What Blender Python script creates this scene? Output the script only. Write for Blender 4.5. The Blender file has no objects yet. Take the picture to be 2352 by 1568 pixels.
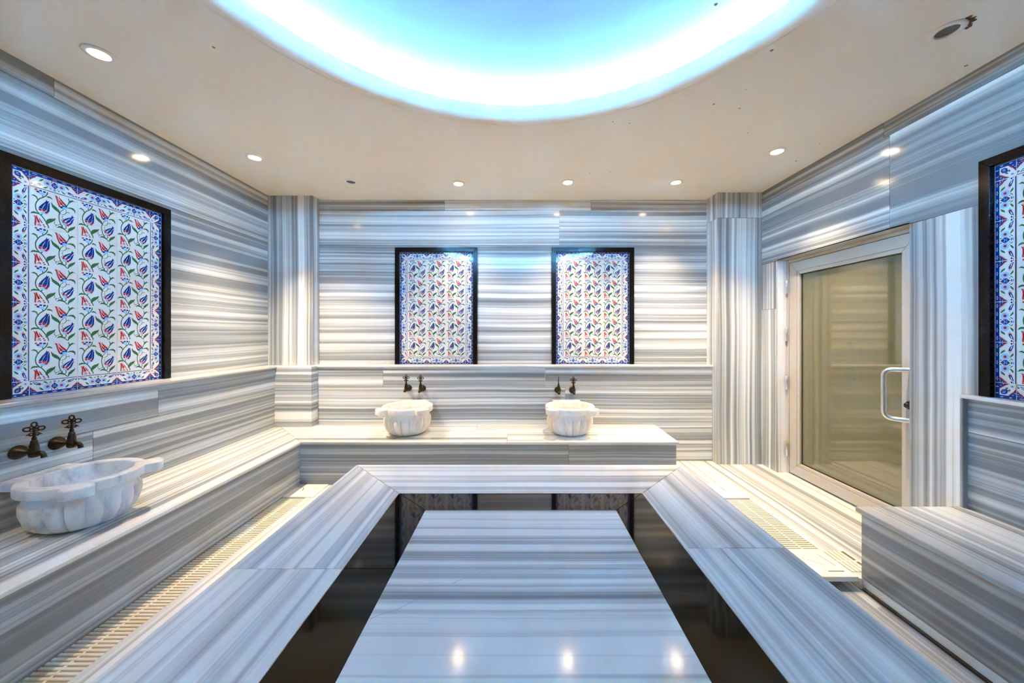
import bpy, bmesh, math, random
from mathutils import Vector, Matrix
random.seed(7)
scene = bpy.context.scene
COL = scene.collection
PI = math.pi

# ------------------------------------------------------------------ dimensions (metres, floor at z = 0, camera at x = y = 0)
EYE = 1.29
CEIL = EYE + 1.376
XL, XR, YB, YF = -2.51, 2.395, 3.70, -1.90       # wall faces
LEDGE = EYE - 0.324
BENCH = EYE - 0.918
LBX = -2.37                                       # lower wall face, left
LBY = 3.593                                       # lower wall face, back
RBX = 2.36                                        # lower wall face, right
PLX, PLY, PLY2 = -2.058, 3.583, 3.48              # left pillar
PLX2 = -2.012
PRX, PRY = 1.955, 3.502                           # right pillar
TABLE = EYE - 0.81
CX, CY = 0.0, 0.944                               # dome centre
RE, RS = 1.3287, 1.42                             # dome opening edge, seam


# ------------------------------------------------------------------ node helpers
def new_mat(name):
    m = bpy.data.materials.new(name)
    m.use_nodes = True
    nt = m.node_tree
    for n in list(nt.nodes):
        nt.nodes.remove(n)
    out = nt.nodes.new('ShaderNodeOutputMaterial')
    b = nt.nodes.new('ShaderNodeBsdfPrincipled')
    nt.links.new(b.outputs[0], out.inputs[0])
    return m, nt, b


def math_node(nt, op, a, b=None):
    n = nt.nodes.new('ShaderNodeMath')
    n.operation = op
    for i, v in enumerate((a, b)):
        if v is None:
            continue
        if isinstance(v, (int, float)):
            n.inputs[i].default_value = v
        else:
            nt.links.new(v, n.inputs[i])
    return n.outputs[0]


def noise(nt, vec, scale, detail=2.0, rough=0.5):
    n = nt.nodes.new('ShaderNodeTexNoise')
    n.inputs['Scale'].default_value = scale
    n.inputs['Detail'].default_value = detail
    n.inputs['Roughness'].default_value = rough
    if vec is not None:
        nt.links.new(vec, n.inputs['Vector'])
    return n.outputs['Fac']


def ramp(nt, fac, stops):
    r = nt.nodes.new('ShaderNodeValToRGB')
    el = r.color_ramp.elements
    while len(el) > 1:
        el.remove(el[-1])
    el[0].position, el[0].color = stops[0][0], (*stops[0][1], 1)
    for p, c in stops[1:]:
        e = el.new(p)
        e.color = (*c, 1)
    nt.links.new(fac, r.inputs[0])
    return r.outputs[0]


def plain(name, col, rough=0.4, metal=0.0, ior=1.5, var=0.06, scale=6.0, bump=0.0, bump_scale=40.0, coat=0.0, spec=0.5):
    """A colour with a little procedural variation."""
    m, nt, b = new_mat(name)
    tc = nt.nodes.new('ShaderNodeTexCoord').outputs['Object']
    f = noise(nt, tc, scale, 3)
    lo = tuple(max(0, c * (1 - var)) for c in col)
    hi = tuple(min(1, c * (1 + var)) for c in col)
    nt.links.new(ramp(nt, f, [(0.3, lo), (0.7, hi)]), b.inputs['Base Color'])
    b.inputs['Roughness'].default_value = rough
    b.inputs['Metallic'].default_value = metal
    b.inputs['IOR'].default_value = ior
    b.inputs['Coat Weight'].default_value = coat
    b.inputs['Specular IOR Level'].default_value = spec
    b.inputs['Coat Roughness'].default_value = 0.03
    if bump > 0:
        bn = nt.nodes.new('ShaderNodeBump')
        bn.inputs['Strength'].default_value = bump
        bn.inputs['Distance'].default_value = 0.002
        nt.links.new(noise(nt, tc, bump_scale, 2), bn.inputs['Height'])
        nt.links.new(bn.outputs[0], b.inputs['Normal'])
    return m


DARK = (0.23, 0.252, 0.266)
GREY = (0.365, 0.388, 0.40)
PALE = (0.595, 0.605, 0.60)
WHITE = (0.835, 0.84, 0.815)


def marble(name, axis, lo=0.405, hi=0.60, rough=0.13, fine=1.0, wob=0.012, tint=(1, 1, 1), seed=0.0, spec=0.5):
    """Banded grey and white marble; the bands change along `axis` and run along the other two."""
    m, nt, b = new_mat(name)
    tc = nt.nodes.new('ShaderNodeTexCoord').outputs['Object']
    sp = nt.nodes.new('ShaderNodeSeparateXYZ')
    nt.links.new(tc, sp.inputs[0])
    at = nt.nodes.new('ShaderNodeAttribute')
    at.attribute_name = 'off'
    off = at.outputs['Fac']
    others = [i for i in range(3) if i != axis]
    w = math_node(nt, 'MULTIPLY', math_node(nt, 'SUBTRACT', noise(nt, tc, 0.9, 1), 0.5), wob * 2)
    w2 = math_node(nt, 'MULTIPLY', math_node(nt, 'SUBTRACT', noise(nt, tc, 7.0, 1), 0.5), 0.004)
    s = math_node(nt, 'ADD', sp.outputs[axis], math_node(nt, 'ADD', w, w2))
    s = math_node(nt, 'ADD', s, math_node(nt, 'MULTIPLY', off, 3.7))
    s = math_node(nt, 'ADD', s, 11.3 + seed)

    def band(f, along):
        c = nt.nodes.new('ShaderNodeCombineXYZ')
        nt.links.new(math_node(nt, 'MULTIPLY', s, f), c.inputs[0])
        nt.links.new(math_node(nt, 'ADD', math_node(nt, 'MULTIPLY', sp.outputs[others[0]], along), off), c.inputs[1])
        nt.links.new(math_node(nt, 'MULTIPLY', sp.outputs[others[1]], along), c.inputs[2])
        return c.outputs[0]
    n1 = noise(nt, band(13.5, 0.12), 1.0, 1.0)
    n2 = noise(nt, band(39.0, 0.20), 1.0, 1.5)
    n3 = noise(nt, band(120.0 * fine, 0.5), 1.0, 2.0)
    f = math_node(nt, 'ADD', math_node(nt, 'MULTIPLY', n1, 0.42),
                  math_node(nt, 'ADD', math_node(nt, 'MULTIPLY', n2, 0.44), math_node(nt, 'MULTIPLY', n3, 0.14)))
    d = hi - lo
    tintc = lambda c: tuple(min(1, a * t) for a, t in zip(c, tint))
    col = ramp(nt, f, [(lo, tintc(DARK)), (lo + 0.30 * d, tintc(GREY)), (lo + 0.66 * d, tintc(PALE)), (hi, tintc(WHITE))])
    nt.links.new(col, b.inputs['Base Color'])
    rr = math_node(nt, 'ADD', math_node(nt, 'MULTIPLY', noise(nt, tc, 3.0, 3), 0.08), rough - 0.04)
    nt.links.new(rr, b.inputs['Roughness'])
    b.inputs['Specular IOR Level'].default_value = spec
    return m


M = {}
M['mz'] = marble('striped_marble_level', 2, spec=0.25)
M['mx'] = marble('striped_marble_upright', 0)
M['my'] = marble('striped_marble_upright_side', 1)
M['mz_side'] = marble('striped_marble_level_shaded', 2, lo=0.44, hi=0.665)  # level marble darkened: shade of the side walls put into the colour
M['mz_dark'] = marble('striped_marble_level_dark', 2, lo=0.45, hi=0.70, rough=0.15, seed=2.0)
M['flat_x'] = marble('striped_marble_slab_lengthwise', 0, lo=0.365, hi=0.57, rough=0.16)
M['flat_y'] = marble('striped_marble_slab_crosswise', 1, lo=0.355, hi=0.56, rough=0.16)
M['table_x'] = marble('table_marble_lengthwise', 0, lo=0.28, hi=0.54, rough=0.12, seed=3.1)
M['table_y'] = marble('table_marble_crosswise', 1, lo=0.31, hi=0.53, rough=0.12, seed=5.2)
M['ceiling'] = plain('ceiling_paint', (0.89, 0.795, 0.68), 0.75, var=0.02, scale=1.5)
M['dome'] = plain('dome_dimmed', (0.215, 0.165, 0.19), 0.8, var=0.01)  # darkened against the drum: fall-off of the strip's glow put into the colour
M['drum'] = plain('recess_side_paint', (0.84, 0.85, 0.86), 0.8, var=0.01)
M['hole'] = plain('ceiling_mark', (0.30, 0.25, 0.20), 0.9)
M['granite'] = plain('black_granite', (0.004, 0.004, 0.0045), 0.05, ior=1.40, var=0.7, scale=420.0)
M['frame_granite'] = plain('black_frame_granite', (0.007, 0.007, 0.008), 0.16, ior=1.30, var=0.6, scale=300.0)
M['grout'] = plain('grout', (0.72, 0.68, 0.63), 0.8)
M['joint'] = plain('pale_joint', (0.74, 0.73, 0.70), 0.7)
M['dark_joint'] = plain('dark_joint', (0.20, 0.22, 0.26), 0.7)
M['tile'] = plain('tile_glaze_white', (0.72, 0.72, 0.705), 0.05, var=0.02, bump=0.12, bump_scale=55, spec=0.28)
M['cobalt'] = plain('tile_glaze_cobalt', (0.006, 0.040, 0.26), 0.06, var=0.12, scale=60, spec=0.28)
M['red'] = plain('tile_glaze_red', (0.52, 0.018, 0.018), 0.06, var=0.15, scale=60, spec=0.28)
M['green'] = plain('tile_glaze_green', (0.035, 0.155, 0.060), 0.06, var=0.15, scale=60, spec=0.28)
M['sky'] = plain('tile_glaze_light_blue', (0.30, 0.56, 0.84), 0.06, var=0.06, scale=60, spec=0.28)
M['violet'] = plain('tile_glaze_violet', (0.22, 0.06, 0.25), 0.06, var=0.1, scale=60, spec=0.28)
M['bronze'] = plain('aged_bronze', (0.045, 0.034, 0.022), 0.33, metal=0.8, var=0.35, scale=70, bump=0.3, bump_scale=160)
M['alu'] = plain('door_aluminium', (0.50, 0.465, 0.415), 0.38, var=0.0)
M['steel'] = plain('satin_steel', (0.72, 0.71, 0.70), 0.28, metal=0.9, var=0.03)
M['black'] = plain('black_plastic', (0.012, 0.012, 0.012), 0.25)
M['plastic'] = plain('cream_plastic', (0.80, 0.74, 0.62), 0.45, var=0.03)
M['cover'] = plain('white_plastic', (0.82, 0.79, 0.74), 0.5, var=0.02)
M['slot'] = plain('dark_slot', (0.20, 0.13, 0.07), 0.9)
M['white'] = plain('white_metal', (0.80, 0.79, 0.77), 0.35, var=0.02)
M['lens_off'] = plain('unlit_lens', (0.11, 0.12, 0.12), 0.25, var=0.2)
M['rust'] = plain('rust', (0.10, 0.05, 0.025), 0.9, var=0.5, scale=80)
M['hair'] = plain('grey_hairline', (0.33, 0.36, 0.42), 0.3)
M['rubber'] = plain('rubber_seal', (0.015, 0.015, 0.016), 0.5)


def emit(name, col, s):
    m = bpy.data.materials.new(name)
    m.use_nodes = True
    nt = m.node_tree
    for n in list(nt.nodes):
        nt.nodes.remove(n)
    o = nt.nodes.new('ShaderNodeOutputMaterial')
    e = nt.nodes.new('ShaderNodeEmission')
    e.inputs[0].default_value = (*col, 1)
    e.inputs[1].default_value = s
    nt.links.new(e.outputs[0], o.inputs[0])
    return m


M['lamp'] = emit('lamp_glow', (1.0, 0.77, 0.48), 110.0)
M['lamp_dim'] = emit('lamp_glow_dim', (1.0, 0.82, 0.58), 14.0)
M['led'] = emit('led_glow', (0.13, 0.52, 1.0), 1180.0)


def white_marble(name, c0, c1, c2, c3):
    m, nt, b = new_mat(name)
    tc = nt.nodes.new('ShaderNodeTexCoord').outputs['Object']
    mp = nt.nodes.new('ShaderNodeMapping')
    mp.inputs['Rotation'].default_value = (0.3, 0.5, 0.4)
    mp.inputs['Scale'].default_value = (7, 2.2, 3.0)
    nt.links.new(tc, mp.inputs[0])
    f = noise(nt, mp.outputs[0], 2.4, 6, 0.62)
    col = ramp(nt, f, [(0.30, c0), (0.42, c1), (0.52, c2), (0.70, c3)])
    nt.links.new(col, b.inputs['Base Color'])
    b.inputs['Roughness'].default_value = 0.33
    b.inputs['Subsurface Weight'].default_value = 0.0
    return m


M['basin'] = white_marble('warm_lit_marble', (0.66, 0.61, 0.54), (0.80, 0.745, 0.67), (0.86, 0.81, 0.735), (0.88, 0.84, 0.77))  # back basins: warm lamplight put into the stone colour
M['basin_grey'] = white_marble('veined_white_marble', (0.36, 0.38, 0.41), (0.60, 0.61, 0.63), (0.77, 0.77, 0.77), (0.83, 0.825, 0.81))


def frosted_glass():
    m, nt, b = new_mat('misted_olive_glass')
    tc = nt.nodes.new('ShaderNodeTexCoord').outputs['Object']
    f = noise(nt, tc, 2.5, 4)
    base = ramp(nt, f, [(0.3, (0.135, 0.132, 0.066)), (0.7, (0.155, 0.15, 0.08))])
    # a few finger marks and water spots in the mist
    marks = None
    for (y, z, r) in ((2.70, 1.20, .035), (2.70, 0.98, .05), (2.62, 1.16, .018), (2.42, 1.20, .03), (2.38, 1.05, .02), (2.52, 1.12, .012), (2.88, 0.92, .012)):
        v = nt.nodes.new('ShaderNodeVectorMath')
        v.operation = 'DISTANCE'
        nt.links.new(tc, v.inputs[0])
        v.inputs[1].default_value = (2.52, y, z)
        dist = math_node(nt, 'ADD', v.outputs['Value'], math_node(nt, 'MULTIPLY', math_node(nt, 'SUBTRACT', noise(nt, tc, 30, 2), 0.5), r * 0.9))
        k = math_node(nt, 'GREATER_THAN', r, dist)
        marks = k if marks is None else math_node(nt, 'MAXIMUM', marks, k)
    mix = nt.nodes.new('ShaderNodeMixRGB')
    nt.links.new(math_node(nt, 'MULTIPLY', marks, 0.30), mix.inputs[0])
    nt.links.new(base, mix.inputs[1])
    mix.inputs[2].default_value = (0.10, 0.10, 0.06, 1)
    nt.links.new(mix.outputs[0], b.inputs['Base Color'])
    b.inputs['Roughness'].default_value = 0.035
    b.inputs['IOR'].default_value = 2.2
    return m


M['glass'] = frosted_glass()


# ------------------------------------------------------------------ mesh helpers
class MB:
    def __init__(s):
        s.v, s.f, s.mi, s.of, s.mats = [], [], [], [], []

    def mat(s, m):
        if m not in s.mats:
            s.mats.append(m)
        return s.mats.index(m)

    def add(s, verts, faces, m, off=0.0):
        k = len(s.v)
        i = s.mat(m)
        s.v += [tuple(p) for p in verts]
        for f in faces:
            s.f.append(tuple(k + j for j in f))
            s.mi.append(i)
            s.of.append(off)
        return s

    def box(s, x0, x1, y0, y1, z0, z1, m, off=0.0, bev=0.0, seg=2):
        if x0 > x1: x0, x1 = x1, x0
        if y0 > y1: y0, y1 = y1, y0
        if z0 > z1: z0, z1 = z1, z0
        vs = [(x, y, z) for x in (x0, x1) for y in (y0, y1) for z in (z0, z1)]
        fs = [(0, 1, 3, 2), (4, 6, 7, 5), (0, 4, 5, 1), (2, 3, 7, 6), (0, 2, 6, 4), (1, 5, 7, 3)]
        return s.poly(vs, fs, m, off, bev, seg)

    def poly(s, vs, fs, m, off=0.0, bev=0.0, seg=2):
        if bev <= 0:
            return s.add(vs, fs, m, off)
        bm = bmesh.new()
        bv = [bm.verts.new(p) for p in vs]
        for f in fs:
            bm.faces.new([bv[i] for i in f])
        bmesh.ops.recalc_face_normals(bm, faces=bm.faces)
        bmesh.ops.bevel(bm, geom=list(bm.edges), offset=bev, segments=seg, profile=0.5, affect='EDGES', clamp_overlap=True)
        bm.verts.index_update()
        s.add([v.co[:] for v in bm.verts], [[v.index for v in f.verts] for f in bm.faces], m, off)
        bm.free()
        return s

    def prism(s, pts, z0, z1, m, off=0.0, bev=0.0, seg=2):
        """Vertical prism over a plan outline (counter-clockwise)."""
        n = len(pts)
        vs = [(x, y, z0) for x, y in pts] + [(x, y, z1) for x, y in pts]
        fs = [tuple(range(n - 1, -1, -1)), tuple(range(n, 2 * n))]
        fs += [(i, (i + 1) % n, n + (i + 1) % n, n + i) for i in range(n)]
        return s.poly(vs, fs, m, off, bev, seg)

    def lathe(s, prof, m, n=32, mat4=None, off=0.0):
        """Revolve (r, z) about z; caps where r == 0."""
        mat4 = mat4 or Matrix()
        vs, fs, rings = [], [], []
        for r, z in prof:
            if r <= 1e-6:
                rings.append([len(vs)])
                vs.append(mat4 @ Vector((0, 0, z)))
            else:
                rings.append(list(range(len(vs), len(vs) + n)))
                vs += [mat4 @ Vector((r * math.cos(2 * PI * i / n), r * math.sin(2 * PI * i / n), z)) for i in range(n)]
        for a, b in zip(rings, rings[1:]):
            for i in range(n):
                j = (i + 1) % n
                if len(a) == 1 and len(b) == 1:
                    continue
                if len(a) == 1:
                    fs.append((a[0], b[i], b[j]))
                elif len(b) == 1:
                    fs.append((a[i], a[j], b[0]))
                else:
                    fs.append((a[i], a[j], b[j], b[i]))
        return s.add(vs, fs, m, off)

    def tube(s, pts, r, m, n=12, closed=False, caps=True):
        pts = [Vector(p) for p in pts]
        rs = r if isinstance(r, (list, tuple)) else [r] * len(pts)
        vs, fs = [], []
        prev = None
        N = len(pts)
        for i, p in enumerate(pts):
            if closed:
                t = (pts[(i + 1) % N] - pts[i - 1]).normalized()
            else:
                t = (pts[min(i + 1, N - 1)] - pts[max(i - 1, 0)]).normalized()
            if prev is None:
                up = Vector((0, 0, 1)) if abs(t.z) < 0.9 else Vector((1, 0, 0))
                a = t.cross(up).normalized()
            else:
                a = (prev - t * prev.dot(t)).normalized()
            prev = a
            b = t.cross(a)
            vs += [p + (a * math.cos(2 * PI * k / n) + b * math.sin(2 * PI * k / n)) * rs[i] for k in range(n)]
        for i in range(N if closed else N - 1):
            q = (i + 1) % N
            for k in range(n):
                l = (k + 1) % n
                fs.append((i * n + k, i * n + l, q * n + l, q * n + k))
        if caps and not closed:
            fs.append(tuple(range(n - 1, -1, -1)))
            fs.append(tuple((N - 1) * n + k for k in range(n)))
        return s.add(vs, fs, m)

    def build(s, name, parent=None, smooth=False, angle=40, loc=None, recalc=True):
        me = bpy.data.meshes.new(name)
        me.from_pydata(s.v, [], s.f)
        for m in s.mats:
            me.materials.append(M[m])
        me.polygons.foreach_set('material_index', s.mi)
        a = me.attributes.new('off', 'FLOAT', 'FACE')
        a.data.foreach_set('value', s.of)
        me.update()
        if recalc:
            bm = bmesh.new()
            bm.from_mesh(me)
            bmesh.ops.recalc_face_normals(bm, faces=bm.faces)
            bm.to_mesh(me)
            bm.free()
        if smooth:
            me.shade_smooth()
            me.set_sharp_from_angle(angle=math.radians(angle))
        o = bpy.data.objects.new(name, me)
        COL.objects.link(o)
        if parent is not None:
            o.parent = parent
        if loc is not None:
            o.location = loc
        return o


def tag(o, label, cat, group=None, kind=None):
    o['label'] = label
    o['category'] = cat
    if group: o['group'] = group
    if kind: o['kind'] = kind
    return o


def thing(name, label, cat, loc=(0, 0, 0), rotz=0.0, group=None, kind=None):
    o = bpy.data.objects.new(name, None)
    o.empty_display_size = 0.1
    COL.objects.link(o)
    o.location = loc
    o.rotation_euler = (0, 0, rotz)
    return tag(o, label, cat, group, kind)


def dup(root, loc, rotz, label, group=None):
    """A copy of a thing with copies of its parts and their sub-parts (shared mesh data)."""
    r = root.copy()
    COL.objects.link(r)
    r.location = loc
    r.rotation_euler = (0, 0, rotz)
    r['label'] = label
    if group: r['group'] = group
    for ch in list(root.children):
        c = ch.copy()
        COL.objects.link(c)
        c.parent = r
        for g in list(ch.children):
            d = g.copy()
            COL.objects.link(d)
            d.parent = c
    return r


RND = lambda: random.uniform(0, 9)
G = 0.0012          # half joint gap between stone panels

# ------------------------------------------------------------------ SETTING: walls
# back wall
w = MB()
w.box(XL - .2, XR + .2, YB + .012, YB + .16, -.1, CEIL + .9, 'joint')


def row_y(mb, xs, z0, z1, y, th, m, offs=None):
    for k, (a, b) in enumerate(zip(xs, xs[1:])):
        mb.box(a + G, b - G, y, y + th, z0 + G, z1 - G, m, offs[k] if offs else RND())


row_y(w, [PLX - .08, -0.76, 0.757, PRX + .1], EYE + 1.269, CEIL + .01, YB, .012, 'mz')
row_y(w, [PLX - .08, 0.43, PRX + .1], EYE + .907, EYE + 1.269, YB, .012, 'mz')
row_y(w, [PLX - .08, PRX + .1], LEDGE - .03, EYE + .907, YB, .012, 'mz', [2.2])
# lower, thicker part of the back wall
w.box(PLX2 - .2, PRX + .1, LBY + .012, YB + .005, 0, LEDGE - .022, 'joint')
row_y(w, [PLX2 - .1, -1.357, .274, PRX + .05], EYE - .548, LEDGE - .021, LBY, .012, 'mz')
row_y(w, [PLX2 - .1, .476, PRX + .05], EYE - 1.116, EYE - .548, LBY, .012, 'mz')
row_y(w, [PLX2 - .1, PRX + .05], 0, EYE - 1.116, LBY, .012, 'mz')
wall_back = tag(w.build('wall_back'), 'back wall clad in level grey and white striped marble, between the two corner pillars', 'wall', kind='structure')
l = MB()
l.box(PLX2 - .01, PRX, LBY - .018, YB, LEDGE - .020, LEDGE, 'flat_y', 3.3, .006, 3)
l.build('wall_ledge', wall_back)

# left wall
w = MB()
w.box(XL - .16, XL - .012, YF - .2, YB + .2, -.1, CEIL + .9, 'joint')


def row_x(mb, ys, z0, z1, x0, x1, m, offs=None):
    for k, (a, b) in enumerate(zip(ys, ys[1:])):
        mb.box(x0, x1, a + G, b - G, z0 + G, z1 - G, m, offs[k] if offs else RND())


row_x(w, [YF, .6, 1.932, YB], EYE + 1.272, CEIL + .01, XL - .012, XL, 'mz_side')
row_x(w, [YF, -.2, YB], EYE + .907, EYE + 1.272, XL - .012, XL, 'mz_side')
row_x(w, [YF, YB], LEDGE - .03, EYE + .907, XL - .012, XL, 'mz_side', [5.1])
w.box(XL - .005, LBX - .012, YF, PLY2 + .02, 0, LEDGE - .022, 'joint')
row_x(w, [YF, .8, 2.353, PLY2 + .02], EYE - .548, LEDGE - .021, LBX - .012, LBX, 'mz_side')
row_x(w, [YF, .3, 1.991, PLY2 + .02], 0, EYE - .548, LBX - .012, LBX, 'mz_side')
wall_left = tag(w.build('wall_left'), 'side wall of level striped marble behind the large grey basin', 'wall', kind='structure')
l = MB()
l.box(XL, LBX + .022, YF, PLY2 + .005, LEDGE - .020, LEDGE, 'flat_x', 4.4, .006, 3)
l.build('wall_ledge', wall_left)

# right wall with the door opening
DY0, DY1, DTOP = 2.183, 3.30, EYE + .665
w = MB()
row_x(w, [YF, .4, 2.338, YB], EYE + 1.272, CEIL + .01, XR, XR + .012, 'mz_side')
row_x(w, [YF, 2.30, YB], DTOP, EYE + 1.272, XR, XR + .012, 'mz_side')
w.box(XR + .012, XR + .24, YF, YB, DTOP, CEIL + .9, 'joint')
w.box(XR, XR + .24, DY0, DY1, DTOP - .001, DTOP + .01, 'flat_x', 1.0)
# pier between door and pillar, upright stripes
w.box(XR, XR + .24, DY1 + .014, YB, EYE + .223 + G, DTOP - .001, 'my', 1.7)
w.box(XR, XR + .24, DY1 + .014, YB, 0, EYE + .223 - G, 'my', 4.9)
w.box(XR, XR + .24, DY1, DY1 + .0138, 0, DTOP - .001, 'mx', 4.1, .002, 2)
# near side of the door
w.box(XR, XR + .24, 1.80, DY0, 0, DTOP - .001, 'my', 6.3)
w.box(XR, XR + .24, YF, 1.80, 0, DTOP - .001, 'mz_side', 3.0)
# lower thicker part with its own edge
row_x(w, [YF, .2, 1.878], EYE - .52, LEDGE - .021, RBX, XR + .001, 'mz_dark')
row_x(w, [YF, 1.0, 1.878], 0, EYE - .52, RBX, XR + .001, 'mz_dark')
wall_right = tag(w.build('wall_right'), 'side wall of striped marble around the glazed door opening', 'wall', kind='structure')
l = MB()
l.box(RBX - .03, XR, YF, 1.888, LEDGE - .020, LEDGE, 'flat_x', 2.4, .006, 3)
l.box(RBX - .026, XR, 1.872, 1.888, BENCH + .001, LEDGE - .0205, 'my', 2.4, .004, 2)
l.build('wall_ledge', wall_right)
# passage behind the door
w = MB()
w.box(XR + .9, XR + 1.0, 1.4, 4.1, -.1, CEIL + .1, 'ceiling')
w.box(XR + .24, XR + .9, 4.0, 4.1, -.1, CEIL + .1, 'ceiling')
w.box(XR + .24, XR + .9, 1.4, 1.5, -.1, CEIL + .1, 'ceiling')
w.box(XR + .24, XR + .9, 1.5, 4.0, -.1, -.002, 'flat_x')
w.box(XR + .24, XR + .9, 1.5, 4.0, CEIL, CEIL + .1, 'ceiling')
tag(w.build('wall_passage'), 'plain passage wall behind the misted glass door', 'wall', kind='structure')

# wall behind the viewer
w = MB()
w.box(XL - .2, XR + .2, YF - .16, YF - .012, -.1, CEIL + .9, 'joint')
w.box(XL, XR, YF - .012, YF, 0, CEIL + .01, 'mz', 7.7)
tag(w.build('wall_rear'), 'striped marble wall facing the basins, behind the viewer', 'wall', kind='structure')

# pillars
p = MB()
p.box(XL, PLX - .014, PLY, YB, LEDGE - .001, CEIL + .005, 'mx', 1.3, .002, 2)
p.box(PLX - .0138, PLX, PLY, YB, LEDGE - .001, CEIL + .005, 'my', 2.2, .002, 2)
tag_p = tag(p.build('pillar_left'), 'square marble pillar with upright stripes in the corner behind the long bench', 'pillar', kind='structure')
p = MB()
p.box(XL, PLX2, PLY2, YB, BENCH - .3, LEDGE - .0015, 'mz', 2.9, .004, 2)
p.build('pillar_base', tag_p)
p = MB()
p.box(PRX + .014, XR, PRY, YB, 0, EYE + 1.127 - G, 'mx', 5.6, .002, 2)
p.box(PRX, PRX + .0138, PRY, YB, 0, EYE + 1.127 - G, 'my', 3.1, .002, 2)
p.box(PRX, PRX + .0138, PRY, YB, EYE + 1.127 + G, CEIL + .005, 'my', 7.1, .002, 2)
p.box(PRX + .014, XR, PRY, YB, EYE + 1.127 + G, CEIL + .005, 'mx', 3.2, .002, 2)
tag(p.build('pillar_right'), 'square marble pillar with upright stripes beside the glazed door', 'pillar', kind='structure')

# ------------------------------------------------------------------ SETTING: floor with drain channels
f = MB()
TD = -.055
CL0, CL1 = -1.846, -1.663
CR0, CR1 = 1.61, 1.795
f.box(XL - .2, CL0, YF, YB + .1, -.12, -.001, 'flat_x', 0.0)
f.box(CL1, CR0, YF, 3.04, -.12, 0, 'flat_x', 1.4)
f.box(CL0, CR1, 3.04, YB + .1, -.12, 0, 'flat_x', 1.4)
f.box(CR1, XR + .35, 1.875, YB + .1, -.12, 0, 'flat_x', 1.4)
f.box(CR1 + .015, XR + .2, YF, 1.875, -.12, -.001, 'flat_x', 1.4)
f.box(CL0, CL1, YF, 3.04, -.12, TD, 'flat_x', 5.0)
f.box(CR0, CR1 + .015, YF, 3.04, -.12, TD, 'flat_x', 6.0)
f.box(XL - .2, XR + .2, YF - .2, YF, -.12, 0, 'flat_x', 1.0)
tag(f.build('floor'), 'striped marble floor, warm and bright in front of the glazed door', 'floor', kind='structure')

# ------------------------------------------------------------------ SETTING: ceiling with round opening and dome
c = MB()
NS = 160
ang = [2 * PI * i / NS for i in range(NS)]


def ring(r, z):
    return [(CX + r * math.cos(a), CY + r * math.sin(a), z) for a in ang]


rings = []
outer = []
for a in ang:                                    # rectangle outline reached along each ray
    dx, dy = math.cos(a), math.sin(a)
    t = min(((XR + .05 - CX) / dx if dx > 1e-9 else (XL - .05 - CX) / dx if dx < -1e-9 else 1e9),
            ((YB + .05 - CY) / dy if dy > 1e-9 else (YF - .05 - CY) / dy if dy < -1e-9 else 1e9))
    outer.append((CX + dx * t, CY + dy * t, CEIL))
rings.append(outer)
rings.append(ring(RS + .010, CEIL))
rings.append(ring(RS + .006, CEIL + .003))
rings.append(ring(RS + .002, CEIL + .003))
rings.append(ring(RS - .002, CEIL))
for k in range(0, 11):
    t = k / 10 * PI / 2
    r0 = RS - .012
    rings.append(ring(r0 - (r0 - RE) * math.sin(t), CEIL + .060 * (1 - math.cos(t))))
rings.append(ring(RE, CEIL + .070))
rings.append(ring(RE + .006, CEIL + .075))
rings.append(ring(1.54, CEIL + .075))
vs = [q for r in rings for q in r]
fs = []
for k in range(len(rings) - 1):
    for i in range(NS):
        j = (i + 1) % NS
        fs.append((k * NS + i, k * NS + j, (k + 1) * NS + j, (k + 1) * NS + i))
c.add(vs, fs, 'ceiling')
# corner pieces of the rectangle
for sx, sy in ((1, 1), (-1, 1), (-1, -1), (1, -1)):
    ex, ey = (XR + .05 if sx > 0 else XL - .05), (YB + .05 if sy > 0 else YF - .05)
    best = sorted(range(NS), key=lambda i: (outer[i][0] - ex) ** 2 + (outer[i][1] - ey) ** 2)
    onx = next(i for i in best if abs(outer[i][0] - ex) < 1e-6)
    ony = next(i for i in best if abs(outer[i][1] - ey) < 1e-6)
    c.add([outer[onx], (ex, ey, CEIL), outer[ony]], [(0, 1, 2)], 'ceiling')
ceiling = tag(c.build('ceiling', None, True, 30, recalc=False), 'warm white flat ceiling with a large round opening', 'ceiling', kind='structure')
d = MB()
RD = 1.50
prof = [(RD, CEIL + .073), (RD, CEIL + .155)]
prof += [(RD - .08 * (1 - math.cos(t)), CEIL + .155 + .062 * math.sin(t)) for t in [i / 10 * 1.2 for i in range(1, 11)]]
d.lathe(prof, 'drum', 128, Matrix.Translation((CX, CY, 0)))
r1, h1 = prof[-1]
prof = [(r1, h1)]
prof += [(r1 * (1 - k / 14), h1 + .17 * (1 - (1 - k / 14) ** 2)) for k in range(1, 15)]
prof[-1] = (0, prof[-1][1])
d.lathe(prof, 'dome', 128, Matrix.Translation((CX, CY, 0)))
d.build('ceiling_dome', ceiling, True, 60)
# small screw marks in the ceiling
for (px, py, r) in ((-1.467, 1.722, .009), (1.237, 1.74, .010), (.83, 1.496, .010), (1.18, 2.15, .009), (1.29, 2.02, .004), (.735, 2.345, .006),
                    (.62, 2.33, .006), (1.585, 2.46, .006), (1.36, 2.19, .007), (.62, 3.08, .006), (.79, 3.05, .006), (-.3, 3.55, .006),
                    (2.23, 2.86, .010), (2.31, 1.84, .010), (2.2, 2.6, .006)):
    mk = MB()
    mk.lathe([(0, CEIL - .0006), (r * .75, CEIL - .0006), (r * .8, CEIL)], 'hole', 10, Matrix.Translation((px, py, 0)))
    mk.build('screw_mark', ceiling)

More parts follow.
